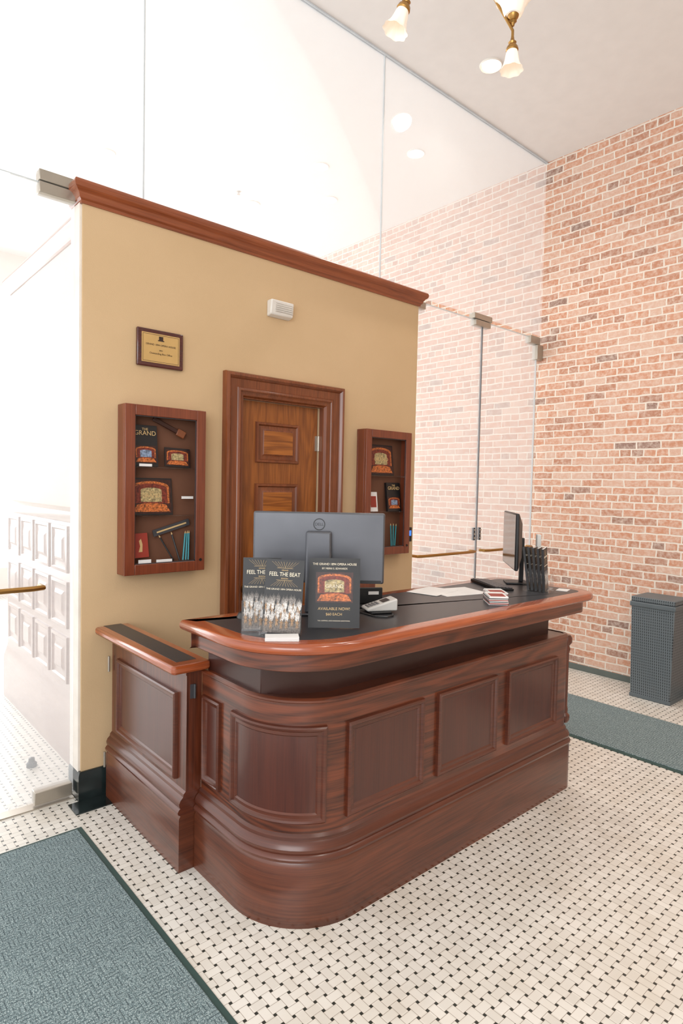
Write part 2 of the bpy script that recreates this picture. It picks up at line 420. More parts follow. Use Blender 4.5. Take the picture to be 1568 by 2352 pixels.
obj('pivot_bracket', MB().box(5.28,5.375,GY-.03,GY+.03,SEAM-.20,SEAM-.06), M_steel, p3, bevel=.004)
for dd, xa, xb, xl in ((d2,3.62,4.36,4.410),(d3,4.50,5.24,4.490)):
    obj('push_bar', MB().tube([(xa,GY,1.11),(xa,GY-.06,1.11),(xa+.04,GY-.075,1.11),(xb-.04,GY-.075,1.11),(xb,GY-.06,1.11),(xb,GY,1.11)], .012), M_brass, dd)
    lk = obj('lock_plate', MB().box(xl-.010,xl+.010,GY-.012,GY+.012,1.20,1.31), M_dark, dd, bevel=.003)
    for zc in (1.22,1.255,1.29): obj('lock_knob', MB().cyl((xl,GY-.018,zc),(xl,GY-.010,zc),.008), M_steel, lk)
ds = tag(obj('door_stop', MB().lathe([(0,0),(.028,0),(.028,.02),(.018,.03),(.016,.05),(0,.055)],16).tf(Matrix.Translation((.98,3.78,0))), M_black), 'small black door stop on the tiled floor behind the glass door', 'door stop')

# box office door
dr = struct('door_4', MB().box(DX0+.004, DX1-.012, 3.272, 3.315, .01, DZ-.006), M_door)
fd = lambda s, off, z: (s, 3.272-off, z)
for z0, z1 in ((1.785,2.04),(1.39,1.655),(.99,1.26),(.59,.86),(.2,.46)):
    add_panel(dr, fd, 2.135, 2.47, z0, z1, M_case, M_doorp, prof=[(0,0),(.004,.016),(.016,.016),(.024,.004),(.04,.006),(.055,.016)])
for z in (1.93, .4): obj('hinge', MB().cyl((DX1-.006,3.262,z-.05),(DX1-.006,3.262,z+.05),.008).box(DX1-.03,DX1-.006,3.264,3.272,z-.05,z+.05), M_steel, dr)
obj('door_knob', MB().lathe([(0,0),(.03,0),(.03,.008),(.012,.012),(.012,.04),(.028,.05),(.03,.065),(.018,.078),(0,.08)],20,Matrix.Translation((2.075,3.272,1.0))@Matrix.Rotation(PI/2,4,'X')), M_brass, dr)
casing = MB()
cp = [(0,.0),(0,.035),(.006,.046),(.022,.050),(.034,.040),(.038,.030),(.085,.028),(.092,.034),(.104,.036),(.112,.026),(.13,.018),(.14,0)]
out0, out1, zt = 1.87, 2.79, 2.31
rings = []
for (i, o) in cp:
    wl = (DX0-out0)/.14; wr = (out1-DX1)/.14
    rings.append([(out0+i*wl, WY-o, 0), (out0+i*wl, WY-o, zt-i), (out1-i*wr, WY-o, zt-i), (out1-i*wr, WY-o, 0)])
for rg in rings: casing.v += rg
for k in range(len(rings)-1):
    for i in range(3): casing.f.append((k*4+i, k*4+i+1, (k+1)*4+i+1, (k+1)*4+i))
cs = struct('trim_6', casing, M_case)
obj('door_jamb', MB().box(DX0-.001,DX0+.003,WY,3.30,0,DZ).box(DX1-.003,DX1+.001,WY,3.262,0,DZ).box(DX0,DX1,WY,3.262,DZ-.004,DZ), M_case, cs)

# downlights (the light seen at the top of the glass in the photo is the mirror image of the nearest one)
PX = lambda u,v: c2w(Vector((u-784, v-1176, F)))
def onZ(u, v, z): d_ = PX(u,v); k = (z-H)/d_.z; return Vector((d_.x*k, d_.y*k, z))
M_lamp = emis('downlight_glow', (255,246,230), 20)
spots = [(1127,150,'round recessed ceiling light beside the hanging lamps, in front of the glass'),
 (736,382,'small recessed ceiling light left of the upper glass joint'),
 (955,352,'recessed ceiling light right of the upper glass joint, nearest the brick'),
 (757,458,'lowest bright recessed light just above the wooden cornice'),
 (245,350,'recessed ceiling light at the left behind the glass'),
 (580,468,'small far recessed light above the middle of the cornice')]
for i, (a, b, lab) in enumerate(spots):
    p = onZ(a, b, CE)
    if i == 0: DL = p
    rt = thing('ceiling_light', lab, 'ceiling light', p, group='recessed ceiling lights')
    rr = .062
    obj('trim_ring', MB().lathe([(rr,-.002),(rr+.016,-.010),(rr+.022,0)],28), M_white, rt)
    obj('lamp_disc', MB().lathe([(0,-.004),(rr,-.004)],28), M_lamp, rt)
sp_ = onZ(548,440,CE)
tag(obj('fire_sprinkler', MB().lathe([(0,-.03),(.018,-.03),(.018,-.027),(.006,-.024),(.006,-.006),(.022,-.004),(.022,0)],16).tf(Matrix.Translation(sp_)), M_steel), 'tiny metal fire sprinkler on the white ceiling behind the glass', 'sprinkler')

# ---------------------------------------------------------------- chandelier
ch = thing('chandelier', 'brass hanging lamp with frosted bell glass shades above the desk', 'chandelier', (2.15,1.85,CE))
def wp(x,y,z): return (x-2.15, y-1.85, z-CE)
obj('ceiling_canopy', MB().lathe([(0,-.04),(.03,-.04),(.05,-.02),(.07,0)],24), M_brass, ch)
obj('stem', MB().cyl((0,0,-.03),(0,0,-.80),.012), M_brass, ch)
obj('hub', MB().lathe([(0,-.85),(.02,-.83),(.05,-.77),(.06,-.73),(.035,-.69),(.015,-.63),(0,-.63)],24), M_brass, ch)
M_shade = NT('frosted_shade'); M_shade.set(Base_Color=lin((238,228,216)), Roughness=.4, Emission_Color=lin((255,232,205)), Emission_Strength=.3); M_shade = M_shade.m
def bell(M, k=1.0):
    pr = [(.026,0),(.030,-.01),(.034,-.03),(.038,-.06),(.046,-.09),(.058,-.115),(.062,-.118),(.056,-.112),(.044,-.088),(.036,-.058),(.03,-.02)]
    seg = 36; mb = MB(); vs = []
    for i in range(seg):
        a = 2*PI*i/seg
        for (r,z) in pr:
            f_ = 1+.06*math.cos(a*8)*min(1,-z/.09)
            vs.append(M @ Vector((r*k*f_*math.cos(a), r*k*f_*math.sin(a), z*k)))
    m = len(pr)
    fs = [(i*m+q, ((i+1)%seg)*m+q, ((i+1)%seg)*m+q+1, i*m+q+1) for i in range(seg) for q in range(m-1)]
    return mb.add(vs, fs)
hold = [(.0,.075),(.008,.07),(.012,.05),(.022,.04),(.018,.03),(.03,.015),(.034,.0),(.030,-.006),(.0,-.004)]
S1 = Vector(wp(2.27,1.57,3.492)); S2 = Vector(wp(1.93,1.88,3.655))
R2 = Matrix.Rotation(.35,4,Vector((.66,.75,0)))
for S, R, kk, uh in ((S1, Matrix.Identity(4), .70, .140), (S2, R2, .80, .165)):
    T = Matrix.Translation(S) @ R
    sh = obj('shade_holder', MB().lathe(hold,20,T @ Matrix.Diagonal((kk*1.1,kk*1.1,kk*1.1,1))), M_brass, ch)
    obj('shade', bell(T @ Matrix.Diagonal((1.1,1.1,1,1)),kk), M_shade, sh)
    top = T @ Vector((0,0,.07*kk))
    upc = S + Vector((0,0,uh))
    T2 = Matrix.Translation(upc) @ Matrix.Rotation(PI,4,'X')
    sh2 = obj('shade_holder', MB().lathe(hold,20,T2 @ Matrix.Diagonal((.7,.7,.6,1))), M_brass, ch)
    obj('shade', bell(T2 @ Matrix.Diagonal((1.4,1.4,.7,1)),.9), M_shade, sh2)
    hb = Vector((0,0,-.74))
    j = S + Vector((0,0,.11)); off = (hb-j); off.z = 0; off = off.normalized()*.05
    obj('arm', MB().tube([hb, hb*.6+j*.4+Vector((0,0,.05)), hb*.3+j*.7+Vector((0,0,.02)), j+off*.3, j*.5+top*.5, top], .006), M_brass, ch)

# ---------------------------------------------------------------- reception desk
XL, YF, XR, YB, R = 1.28, 1.72, 3.22, 2.343, .30
path = [(XL,YB)] + arc(XL+R, YF+R, R, 180, 270, 14) + arc(XR-.05, YF+.05, .05, 270, 360, 5) + [(XR,YB)]
desk = thing('reception_desk', 'long mahogany panelled reception desk with rounded corner and black inlaid top', 'desk', (2.25,2.04,0))
def body_part(name, prof, mat, par=desk, pth=path):
    return obj(name, MB().sweep(pth, prof), mat, par, world=True, smooth=30)
PL = [(-.02,0),(.03,0),(.03,.232),(.024,.245),(-.02,.245)]
MO = [(-.02,.245),(.024,.245),(.034,.252),(.036,.262),(.03,.272),(.024,.276),(.028,.284),(.030,.296),(.024,.310),(.012,.322),(.010,.334),(0,.344),(-.02,.344)]
BO = [(-.02,.344),(0,.344),(0,.838),(.004,.842),(.004,.850),(-.004,.858),(-.02,.858)]
M_plinth = wood('plinth_wood',(60,28,16),(106,54,32),'h',coat=.4,ring=.08)
body_part('plinth', PL, M_plinth)
body_part('base_moulding', MO, M_mould)
body_part('body', BO, M_wood)
obj('body_core', MB().prism([(x,y) for x,y in offset_path(path,-.015,False)], .01, .855), M_wood, desk, world=True)
seg = []; acc = 0
for a, b in zip(path[:-1], path[1:]):
    L = math.dist(a,b); seg.append((acc, L, a, b)); acc += L
NRM = offset_normals(path)
def fdesk(s, off, z):
    for i, (s0, L, a, b) in enumerate(seg):
        if s <= s0+L+1e-9 or i == len(seg)-1:
            k = (s-s0)/L; n0, n1 = NRM[i], NRM[i+1]
            nx, ny = n0[2]*(1-k)+n1[2]*k, n0[3]*(1-k)+n1[3]*k
            return (a[0]+(b[0]-a[0])*k+nx*off, a[1]+(b[1]-a[1])*k+ny*off, z)
arcL = sum(q[1] for q in seg[1:15]); s_f = (YB-YF-R) + arcL
SX = lambda x: s_f + (x-(XL+R)); SY = lambda y: YB-y
add_panel(desk, fdesk, SY(2.325), SY(2.18), .385, .755, M_mould, M_panel)
add_panel(desk, fdesk, SY(2.09), SX(1.47), .385, .755, M_mould, M_panel, RAISED2, n=22)
for x0, x1 in ((1.555,1.99),(2.08,2.52),(2.61,3.07)):
    add_panel(desk, fdesk, SX(x0), SX(x1), .385, .755, M_mould, M_panel, RAISED2)
obj('corner_bead', MB().lathe([(0,.345),(.02,.345),(.03,.36),(.03,.385),(.018,.40),(.02,.42),(.016,.44),(.016,.74),(.022,.76),(.016,.78),(.03,.80),(.03,.825),(.02,.84),(0,.84)],16).tf(Matrix.Translation((XR+.012,YF+.03,0))), M_woodv, desk, world=True)
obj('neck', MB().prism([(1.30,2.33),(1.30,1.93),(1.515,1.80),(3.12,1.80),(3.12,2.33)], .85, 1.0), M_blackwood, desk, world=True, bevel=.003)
sx0, sx1, sy0, sy1 = 1.145, 3.335, 1.605, 2.30
slab = [(sx0,sy1-.01)] + arc(sx0+.38, sy0+.38, .38, 180, 270, 18) + arc(sx1-.14, sy0+.14, .14, 270, 360, 10) + arc(sx1-.10, sy1-.10, .10, 0, 90, 8) + [(sx0+.01,sy1)]
fas = offset_path(slab, -.05)
obj('fascia', MB().prism(fas, .985, 1.056), M_wood, desk, world=True, bevel=.003)
nose = [(-.075,1.055),(-.012,1.055),(-.003,1.062),(0,1.072),(-.001,1.083),(-.008,1.092),(-.018,1.095),(-.075,1.095)]
obj('top_edge', MB().sweep(slab, nose, closed=True), M_nose, desk, world=True, smooth=60)
obj('top_inlay', MB().prism(offset_path(slab,-.0745), 1.05, 1.0952), M_ink, desk, world=True)
DZT = 1.0955

# gate
gate = thing('counter_gate', 'low mahogany swing gate with narrow black inlaid ledge beside the beige wall', 'gate', (1.24,2.75,0))
gp = [(1.21,3.17),(1.21,2.346)]
for nm, pf, mt in (('plinth',PL,M_plinth),('base_moulding',MO,M_mould),('gate_board',BO,M_woodv)):
    pf2 = [(o if o > -.019 else -.070, z) for o, z in pf]
    obj(nm, MB().sweep(gp, pf2), mt, gate, world=True)
fg = lambda s, off, z: (1.21-off, s, z)
add_panel(gate, fg, 2.425, 3.08, .37, .75, M_mould, M_panel, RAISED2)
gl = [(1.125,3.19)] + arc(1.145,2.325,.02,180,270,5) + arc(1.285,2.325,.02,270,360,5) + [(1.305,3.19)]
obj('ledge', MB().prism(gl,.862,.90), M_nose, gate, world=True, bevel=.012, smooth=60)
obj('ledge_inlay', MB().box(1.170,1.262,2.362,3.188,.89,.9006), M_ink, gate, world=True)
obj('hinge', MB().cyl((1.244,2.340,.74),(1.244,2.340,.80),.005).box(1.225,1.244,2.3425,2.347,.74,.80), M_dark, gate, world=True)
obj('hinge', MB().cyl((1.195,3.178,.66),(1.195,3.178,.74),.006), M_steel, gate, world=True)
obj('hinge', MB().cyl((1.175,3.178,.16),(1.175,3.178,.24),.006), M_steel, gate, world=True)

# ---------------------------------------------------------------- mats and bin
def floor_mat(x0,x1,y0,y1,lab):
    r = thing('floor_mat', lab, 'mat', ((x0+x1)/2,(y0+y1)/2,0))
    obj('rubber_border', MB().sweep([(x0,y0),(x0,y1),(x1,y1),(x1,y0)][::-1], [(0,0),(0,.003),(-.03,.008),(-.03,0)], closed=True), M_matedge, r, world=True)
    obj('pile', MB().box(x0+.025,x1-.025,y0+.025,y1-.025,0,.012), M_mat, r, world=True, bevel=.003)
floor_mat(-.3,.985,.6,2.96,'large grey-green ribbed entrance mat in front of the left glass door')
floor_mat(3.87,4.68,.2,2.75,'grey-green entrance mat behind the desk beside the bin')
bn = thing('waste_bin', 'dark grey woven resin waste bin against the brick wall', 'waste bin', (5.175,2.015,0))
def tap(x0,x1,y0,y1,z0,z1,k):
    return MB().add([(x0+k,y0+k,z0),(x1-k,y0+k,z0),(x1-k,y1-k,z0),(x0+k,y1-k,z0),(x0,y0,z1),(x1,y0,z1),(x1,y1,z1),(x0,y1,z1)],[(0,3,2,1),(4,5,6,7),(0,1,5,4),(1,2,6,5),(2,3,7,6),(3,0,4,7)])
obj('body', tap(-.145,.145,-.165,.165,0,.74,.012), M_weave, bn, bevel=.006)
obj('rim', MB().box(-.155,.155,-.175,.175,.735,.775), M_binlid, bn, bevel=.008)
obj('lid', MB().box(-.148,.15,-.168,.168,.775,.815), M_weave, bn, bevel=.008)
obj('foot_band', MB().box(-.138,.138,-.158,.158,.0,.03), M_binlid, bn, bevel=.004)

# ---------------------------------------------------------------- wall fittings
pq = thing('award_plaque', 'framed gold award plaque on dark wood, top left of the beige wall', 'plaque', (1.475,WY,2.268))
obj('board', MB().box(-.132,.132,-.022,-.0001,0,.2), M_plaque, pq, bevel=.006)
obj('gold_plate', MB().box(-.108,.108,-.024,-.021,.022,.178), M_goldplate, pq)
M_pr = plain('dark_print', (50,32,24), .5)
pb = MB()
for a, b, c, d_ in ((-.102,.102,.028,.0295),(-.102,.102,.1705,.172),(-.102,-.1005,.028,.172),(.1005,.102,.028,.172)): pb.box(a,b,-.0248,-.0238,c,d_)
obj('printed_border', pb, M_pr, pq)
obj('emblem', MB().box(-.012,.012,-.0248,-.0238,.145,.165).box(-.018,.018,-.0248,-.0238,.14,.145), M_pr, pq)
text(pq,'lettering','GRAND 1894 OPERA HOUSE',.0135,up(0,-.0245,.118),M_pr)
text(pq,'lettering','2021',.011,up(0,-.0245,.09),M_pr)
text(pq,'lettering','Outstanding Box Office',.0135,up(0,-.0245,.072),M_pr)
sr = thing('wall_sounder', 'white plastic louvred alarm box high on the beige wall', 'alarm', (2.252,WY,2.682))
obj('housing', MB().add([(-.082,-.0005,0),(.088,-.0005,0),(.088,-.045,.012),(-.082,-.045,.012),(-.082,-.0005,.1),(.088,-.0005,.1),(.088,-.055,.1),(-.082,-.055,.1)],[(0,1,2,3),(4,7,6,5),(3,2,6,7),(0,4,5,1),(0,3,7,4),(1,5,6,2)]), M_white, sr, bevel=.008)
sl = MB()
for k in range(5): sl.box(-.05,.08,-.057,-.045,.030+k*.012,.0325+k*.012)
obj('louvre', sl, plain('louvre_grey',(205,200,192),.5), sr)
tm = thing('access_keypad', 'small black keypad with blue light at the right end of the beige wall', 'keypad', (3.49,WY,1.235))
obj('housing', MB().box(-.03,.03,-.02,-.0001,0,.11), M_black, tm, bevel=.004)
obj('display', MB().box(-.02,.02,-.0215,-.0195,.045,.085), M_blue, tm)

# display cabinets
def cabinet(x0, lab):
    c = thing('display_cabinet', lab, 'display cabinet', (x0,WY,1.16), group='glazed display cabinets on the beige wall')
    w_, h_, dp = .46, .89, .10
    obj('case', MB().box(0,w_,-.012,-.001,0,h_).box(0,.02,-dp+.02,-.012,0,h_).box(w_-.02,w_,-dp+.02,-.012,0,h_).box(.02,w_-.02,-dp+.02,-.012,0,.02).box(.02,w_-.02,-dp+.02,-.012,h_-.02,h_), M_cab, c, bevel=.002)
    obj('backing', MB().box(.02,w_-.02,-.014,-.0118,.02,h_-.02), M_cabin, c)
    fr = obj('door_frame', MB().box(0,.055,-dp,-dp+.02,0,h_).box(w_-.055,w_,-dp,-dp+.02,0,h_).box(.055,w_-.055,-dp,-dp+.02,0,.055).box(.055,w_-.055,-dp,-dp+.02,h_-.055,h_), M_cab, c, bevel=.003)
    obj('glass_edge_bead', MB().box(.055,.059,-dp+.008,-dp+.012,.055,h_-.055).box(w_-.059,w_-.055,-dp+.008,-dp+.012,.055,h_-.055).box(.055,w_-.055,-dp+.008,-dp+.012,.055,.059).box(.055,w_-.055,-dp+.008,-dp+.012,h_-.059,h_-.055), M_dark, fr)
    obj('lock', MB().cyl((w_-.027,-dp-.004,.06),(w_-.027,-dp+.002,.06),.008), M_black, fr)
    for z in (.31,.57): obj('shelf', MB().box(.021,w_-.021,-dp+.025,-.015,z-.006,z), M_acryl, c)
    return c
cabinet(1.25,'wooden glazed display cabinet left of the brown door')
cabinet(2.945,'wooden glazed display cabinet right of the brown door')
def stage(r, x0, x1, z0, z1, y=-.001, sm=None):
    """printed theatre picture: dark red hall, gilt arch, curtain and lit stage"""
    w_, h_ = x1-x0, z1-z0; cx = (x0+x1)/2
    pc = obj('picture', MB().box(x0,x1,y,y+.0008,z0,z1), M_artbg, r)
    def arch(k, b, tp, y_, m, nm, rise=.28):
        hw = w_*k/2; pts = [(cx-hw, z0+h_*b),(cx+hw, z0+h_*b)]
        for i in range(11):
            a = PI*i/10; pts.append((cx+hw*math.cos(a), z0+h_*(tp-rise*k)+h_*rise*k*math.sin(a)))
        obj(nm, MB().prism_y(pts, y_-.0004, y_), m, pc)
    arch(.90,.30,.95,y,M_artar,'picture_arch',.18)
    arch(.80,.30,.88,y-.0004,M_artcu,'picture_curtain',.18)
    arch(.52,.34,.76,y-.0008,sm or M_artst,'picture_stage',.15)
    obj('picture_seats', MB().prism_y([(cx-w_*.46,z0+h_*.05),(cx+w_*.46,z0+h_*.05),(cx+w_*.36,z0+h_*.26),(cx+w_*.15,z0+h_*.30),(cx-w_*.15,z0+h_*.30),(cx-w_*.36,z0+h_*.26)], y-.0016, y-.0012), M_artar, pc)
YS = WY-.05
def card(name, lab, cat, x, z, w_, h_, m, y=None, roll=0, lean=-.12, th=.004, grp=None):
    r = thing(name, lab, cat, (x, YS if y is None else y, z), (lean, roll, 0), grp)
    obj('board', MB().box(-w_/2,w_/2,0,th,0,h_), m, r)
    return r
def grand(r, w_, h_, fz=.86, s=.03, ah=(.08,.5), inset=.1, sm=None):
    stage(r, -w_/2*(1-inset), w_/2*(1-inset), h_*ah[0], h_*ah[1], sm=sm)
    text(r,'lettering','THE',s*.55,up(0,-.0032,h_*fz+s*.62),M_gold)
    text(r,'lettering','GRAND',s,up(0,-.0032,h_*fz),M_gold)
G = 1.16
bk = card('book','black book about the theatre on the top shelf of the left cabinet','book',1.378,G+.572,.135,.22,M_card,th=.02,y=WY-.068); grand(bk,.135,.22,.80,.034,sm=M_artbl)
b2 = card('picture_card','landscape stage photograph on the top shelf of the left cabinet','postcard',1.565,G+.574,.15,.105,M_card,roll=.03); stage(b2,-.07,.07,.008,.097)
b3_ = card('picture_card','gold-framed stage picture on the middle shelf of the left cabinet','postcard',1.42,G+.312,.24,.20,M_card); grand(b3_,.24,.20,.52,.030,(.04,.96),.05)
b4 = card('picture_card','red postcard at the bottom of the left cabinet','postcard',1.36,G+.085,.09,.13,M_red,roll=-.04)
obj('picture',MB().prism_y([(-.01,.03),(.0,.06),(-.004,.09),(.008,.10),(.014,.07),(.01,.03)],-.001,.0005),M_gold,b4)
tag(obj('price_tag',MB().box(-.035,.035,-.003,0,0,.014).tf(Matrix.Translation((1.37,WY-.076,G+.571))),M_paper),'white price tag under the black book on the top cabinet shelf','tag')
tag(obj('price_tag',MB().box(-.035,.035,-.003,0,0,.014).tf(Matrix.Translation((1.62,WY-.06,G+.40))),M_paper),'white price tag right of the gold-framed stage picture','tag')
tag(obj('price_tag',MB().box(-.035,.035,-.003,0,0,.02).tf(Matrix.Translation((1.37,WY-.074,G+.056))),M_paper),'white price tag below the red postcard in the left cabinet','tag')
tag(obj('price_tag',MB().box(-.045,.045,-.003,0,0,.016).tf(Matrix.Translation((1.48,WY-.074,G+.056))),M_paper),'white price tag in the middle of the left cabinet floor','tag')
rl = thing('ribbon_strap','dark slanted strap with gold print at the bottom of the left cabinet','strap',(1.54,WY-.03,G+.24),(0,-.28,0)); obj('band',MB().box(-.11,.11,-.006,0,-.018,.018),M_dark,rl); obj('print',MB().box(-.09,.09,-.0075,-.006,-.004,.004),M_gold,rl)
fn_ = thing('folding_fan','slanted dark brown ornament at the top of the left cabinet','ornament',(1.52,WY-.03,G+.79),(0,.42,0)); obj('rod',MB().box(-.10,.08,-.01,0,-.012,.012),M_blackwood,fn_,bevel=.003); obj('tip',MB().box(.05,.10,-.014,0,-.02,.02),M_case,fn_,bevel=.003)
def pencil(x, z, a, lab, m):
    r = thing('pencil', lab, 'pencil', (x,WY-.055,z), (-.15,a,0), 'pencils in the display cabinets')
    obj('barrel', MB().cyl((0,0,0),(0,0,.15),.0045,6), m, r)
    obj('tip', MB().tube([(0,0,.15),(0,0,.165)],[.0045,.0008],8), M_gold, r)
for k, (x,a,m) in enumerate([(1.632,.10,M_teal),(1.617,.13,M_teal),(1.600,.16,M_teal),(1.580,-.25,M_black),(1.545,-.5,M_black)]):
    pencil(x, G+.058, a, ['teal pencil rightmost in the left cabinet','second teal pencil in the left cabinet','third teal pencil in the left cabinet, most tilted','black pencil beside the teal pencils in the left cabinet','most tilted black pencil in the left cabinet'][k], m)
c1_ = card('picture_card','large gold-framed stage picture on the top shelf of the right cabinet','postcard',3.15,G+.572,.25,.22,M_card); grand(c1_,.25,.22,.52,.040,(.04,.96),.05)
c2_ = card('book','dark theatre book on the middle shelf of the right cabinet','book',3.28,G+.312,.14,.21,M_card,th=.02,y=WY-.062); grand(c2_,.14,.21,.8,.034,sm=M_artbl)
c3_ = card('picture_card','small white framed card at the left of the right cabinet','postcard',3.08,G+.312,.08,.14,M_paper); obj('picture',MB().box(-.028,.028,-.001,.0005,.03,.11),M_red,c3_)
for k, x in enumerate((3.26,3.278,3.296)): pencil(x, G+.058, .08+.07*k, ['left teal pencil in the right cabinet','middle teal pencil in the right cabinet','right teal pencil in the right cabinet'][k], M_teal)

# ---------------------------------------------------------------- things on the desk
CA = math.radians(-41)
m1 = thing('computer_monitor','grey computer monitor seen from behind at the left of the desk','monitor',(1.655,2.035,DZT),(0,0,CA))
obj('foot', MB().box(-.12,.12,-.03,.16,0,.012), M_dark, m1, bevel=.006)
obj('stand', MB().box(-.055,.055,-.018,.012,.01,.36), M_monback, m1, bevel=.01)
obj('casing', MB().box(-.282,.282,.02,.05,.135,.44), M_monback, m1, bevel=.008)
obj('screen', MB().box(-.278,.278,.05,.053,.145,.436), M_screen, m1)
obj('logo_ring', MB().lathe([(.022,0),(.0255,0),(.0255,.0015),(.022,.0015),(.022,0)],28,Matrix.Translation((0,.0195,.388))@Matrix.Rotation(PI/2,4,'X')), M_card, m1)
text(m1,'logo_lettering','DELL',.017,up(0,.0195,.388),M_card)
obj('vent_strip', MB().box(.15,.27,.0185,.021,.137,.15), M_card, m1)
m2 = thing('computer_monitor','black computer monitor seen edge-on at the right end of the desk','monitor',(3.17,2.09,DZT),(0,0,math.radians(42)))
obj('foot', MB().box(-.07,.07,-.10,.03,0,.010), M_black, m2, bevel=.004)
obj('stand', MB().box(-.02,.02,-.075,-.05,.01,.27), M_black, m2, bevel=.005)
obj('arm', MB().box(-.035,.035,-.06,-.03,.19,.25), M_black, m2, bevel=.006)
obj('casing', MB().box(-.24,.24,-.006,.012,.10,.42), M_black, m2, bevel=.005)
obj('casing_bulge', MB().add([(-.235,-.006,.105),(.235,-.006,.105),(.235,-.006,.415),(-.235,-.006,.415),(-.16,-.036,.17),(.16,-.036,.17),(.16,-.036,.36),(-.16,-.036,.36)],[(0,1,2,3),(4,7,6,5),(0,4,5,1),(1,5,6,2),(2,6,7,3),(3,7,4,0)]), M_black, m2, bevel=.004)
obj('screen', MB().box(-.232,.232,.0115,.014,.108,.412), M_screen, m2)
kb = thing('keyboard','black computer keyboard in front of the edge-on monitor','keyboard',(2.97,2.08,DZT),(0,0,math.radians(60)))
obj('base', MB().add([(-.17,-.055,0),(.17,-.055,0),(.17,.055,0),(-.17,.055,0),(-.17,-.055,.010),(.17,-.055,.010),(.17,.055,.018),(-.17,.055,.018)],[(0,3,2,1),(4,5,6,7),(0,1,5,4),(1,2,6,5),(2,3,7,6),(3,0,4,7)]), M_black, kb, bevel=.003)
for r in range(5):
    mbk = MB()
    for c in range(15): mbk.box(-.16+c*.0213,-.16+c*.0213+.017,-.050+r*.0205,-.050+r*.0205+.016,.009+r*.0015,.0155+r*.0016)
    obj('key_row', mbk, M_dark, kb)

M_fig = plain('figure_gold',(150,118,86),.5,var=.6,scale=260)
M_plm = plain('plume_white',(196,192,188),.6,var=.5,scale=220)
M_plm2 = plain('plume_grey',(128,122,118),.6,var=.5,scale=220)
M_stg = plain('stage_grey',(104,96,90),.5,var=.6,scale=140)
M_lets = plain('cream_print',(232,220,196),.5)
def brochure(root_loc, rot, lab, w_=.142, h_=.275, th=.012, grp='season brochures'):
    r = thing('brochure', lab, 'brochure', root_loc, rot, grp)
    k = w_/.142
    obj('pages', MB().box(-w_/2+.001,w_/2-.001,.0012,th-.001,.001,h_-.001), M_paper, r)
    obj('cover', MB().box(-w_/2,w_/2,0,.0012,0,h_).box(-w_/2,w_/2,th-.001,th,0,h_).box(-w_/2,-w_/2+.001,.001,th-.001,0,h_), M_card, r)
    text(r,'lettering','FEEL THE BEAT',.021*k,up(0,-.0003,h_*.80),M_lets,xs=.82)
    text(r,'lettering','SEASON',.007*k,up(0,-.0003,h_*.745),M_gold)
    text(r,'lettering','GRAND',.007*k,up(0,-.0003,h_*.855),M_gold)
    text(r,'lettering','THE GRAND 1894 OPERA HOUSE',.0088*k,up(0,-.0003,h_*.60),M_lets)
    for (za, zb) in ((.882,.97),(.722,.64)):
        ln = MB()
        ln.add([(-.03*k,-.0004,h_*za),(.03*k,-.0004,h_*za),(.03*k,-.0004,h_*za+.0008),(-.03*k,-.0004,h_*za+.0008)],[(0,1,2,3)])
        for q in range(5):
            for sgn in (-1,1):
                x0 = sgn*.005*q*k; x1 = sgn*(.011*q+.006)*k
                ln.add([(x0,-.0004,h_*za),(x0+.0007,-.0004,h_*za),(x1+.0007,-.0004,h_*zb),(x1,-.0004,h_*zb)],[(0,1,2,3)])
        obj('line_ornament', ln, M_gold, r)
    obj('stage_floor', MB().box(-w_/2+.002,w_/2-.002,-.0003,0,.006,h_*.26), M_stg, r)
    rnd = random.Random(3)
    for row, (n, zb, sc) in enumerate(((9,.31,.8),(8,.21,.92),(7,.08,1.05))):
        dn = MB(); bd = MB(); y = -.0006-.0006*row
        for q in range(n):
            x = (-w_/2+.011*k)+(w_-.022*k)*(q+(.25 if row%2 else 0))/(n-.75)+rnd.uniform(-.003,.003); z = h_*zb+rnd.uniform(-.007,.007)
            tilt = rnd.uniform(-.12,.12)
            for f in range(5):      # tall narrow flame-shaped feathers
                a = (f-2)*.10+tilt; L = (.050-.007*abs(f-2))*sc*k; b0 = .026*sc*k; hw = .0024*sc*k
                dx, dz = math.sin(a), math.cos(a)
                cx, cz = x+(f-2)*.0012, z+b0
                pts = [(cx,cz),(cx+dx*L*.3+dz*hw,cz+dz*L*.3-dx*hw),(cx+dx*L*.6+dz*hw*.8,cz+dz*L*.6-dx*hw),(cx+dx*L,cz+dz*L),(cx+dx*L*.6-dz*hw*.8,cz+dz*L*.6+dx*hw),(cx+dx*L*.3-dz*hw,cz+dz*L*.3+dx*hw)]
                pts = [(min(w_/2-.001,max(-w_/2+.001,px)),pz) for px, pz in pts]
                dn.prism_y(pts, y-.0001*f-.0003, y)
            pts = [(-.003,0),(-.005,.010),(-.003,.018),(-.007,.026),(-.002,.028),(-.0015,.034),(.0015,.034),(.002,.028),(.007,.024),(.003,.018),(.005,.010),(.003,0),(.001,.010)]
            pts = [(min(w_/2-.001,max(-w_/2+.001,x+a_*sc*k)), z+b_*sc*k) for a_, b_ in pts]
            bd.prism_y(pts, y-.0010, y-.0007)
        obj('dancer_plumes', dn, M_plm2 if row == 0 else M_plm, r); obj('dancer_figures', bd, M_fig, r)
    return r
hd = thing('brochure_holder','clear acrylic holder with two season brochures at the left end of the desk','brochure holder',(1.318,1.868,DZT),(0,0,math.radians(-40)))
obj('base', MB().box(-.125,.095,-.03,.075,0,.003), M_acryl, hd)
obj('front_panel', MB().box(-.055,.095,-.033,-.030,0,.05), M_acryl, hd)
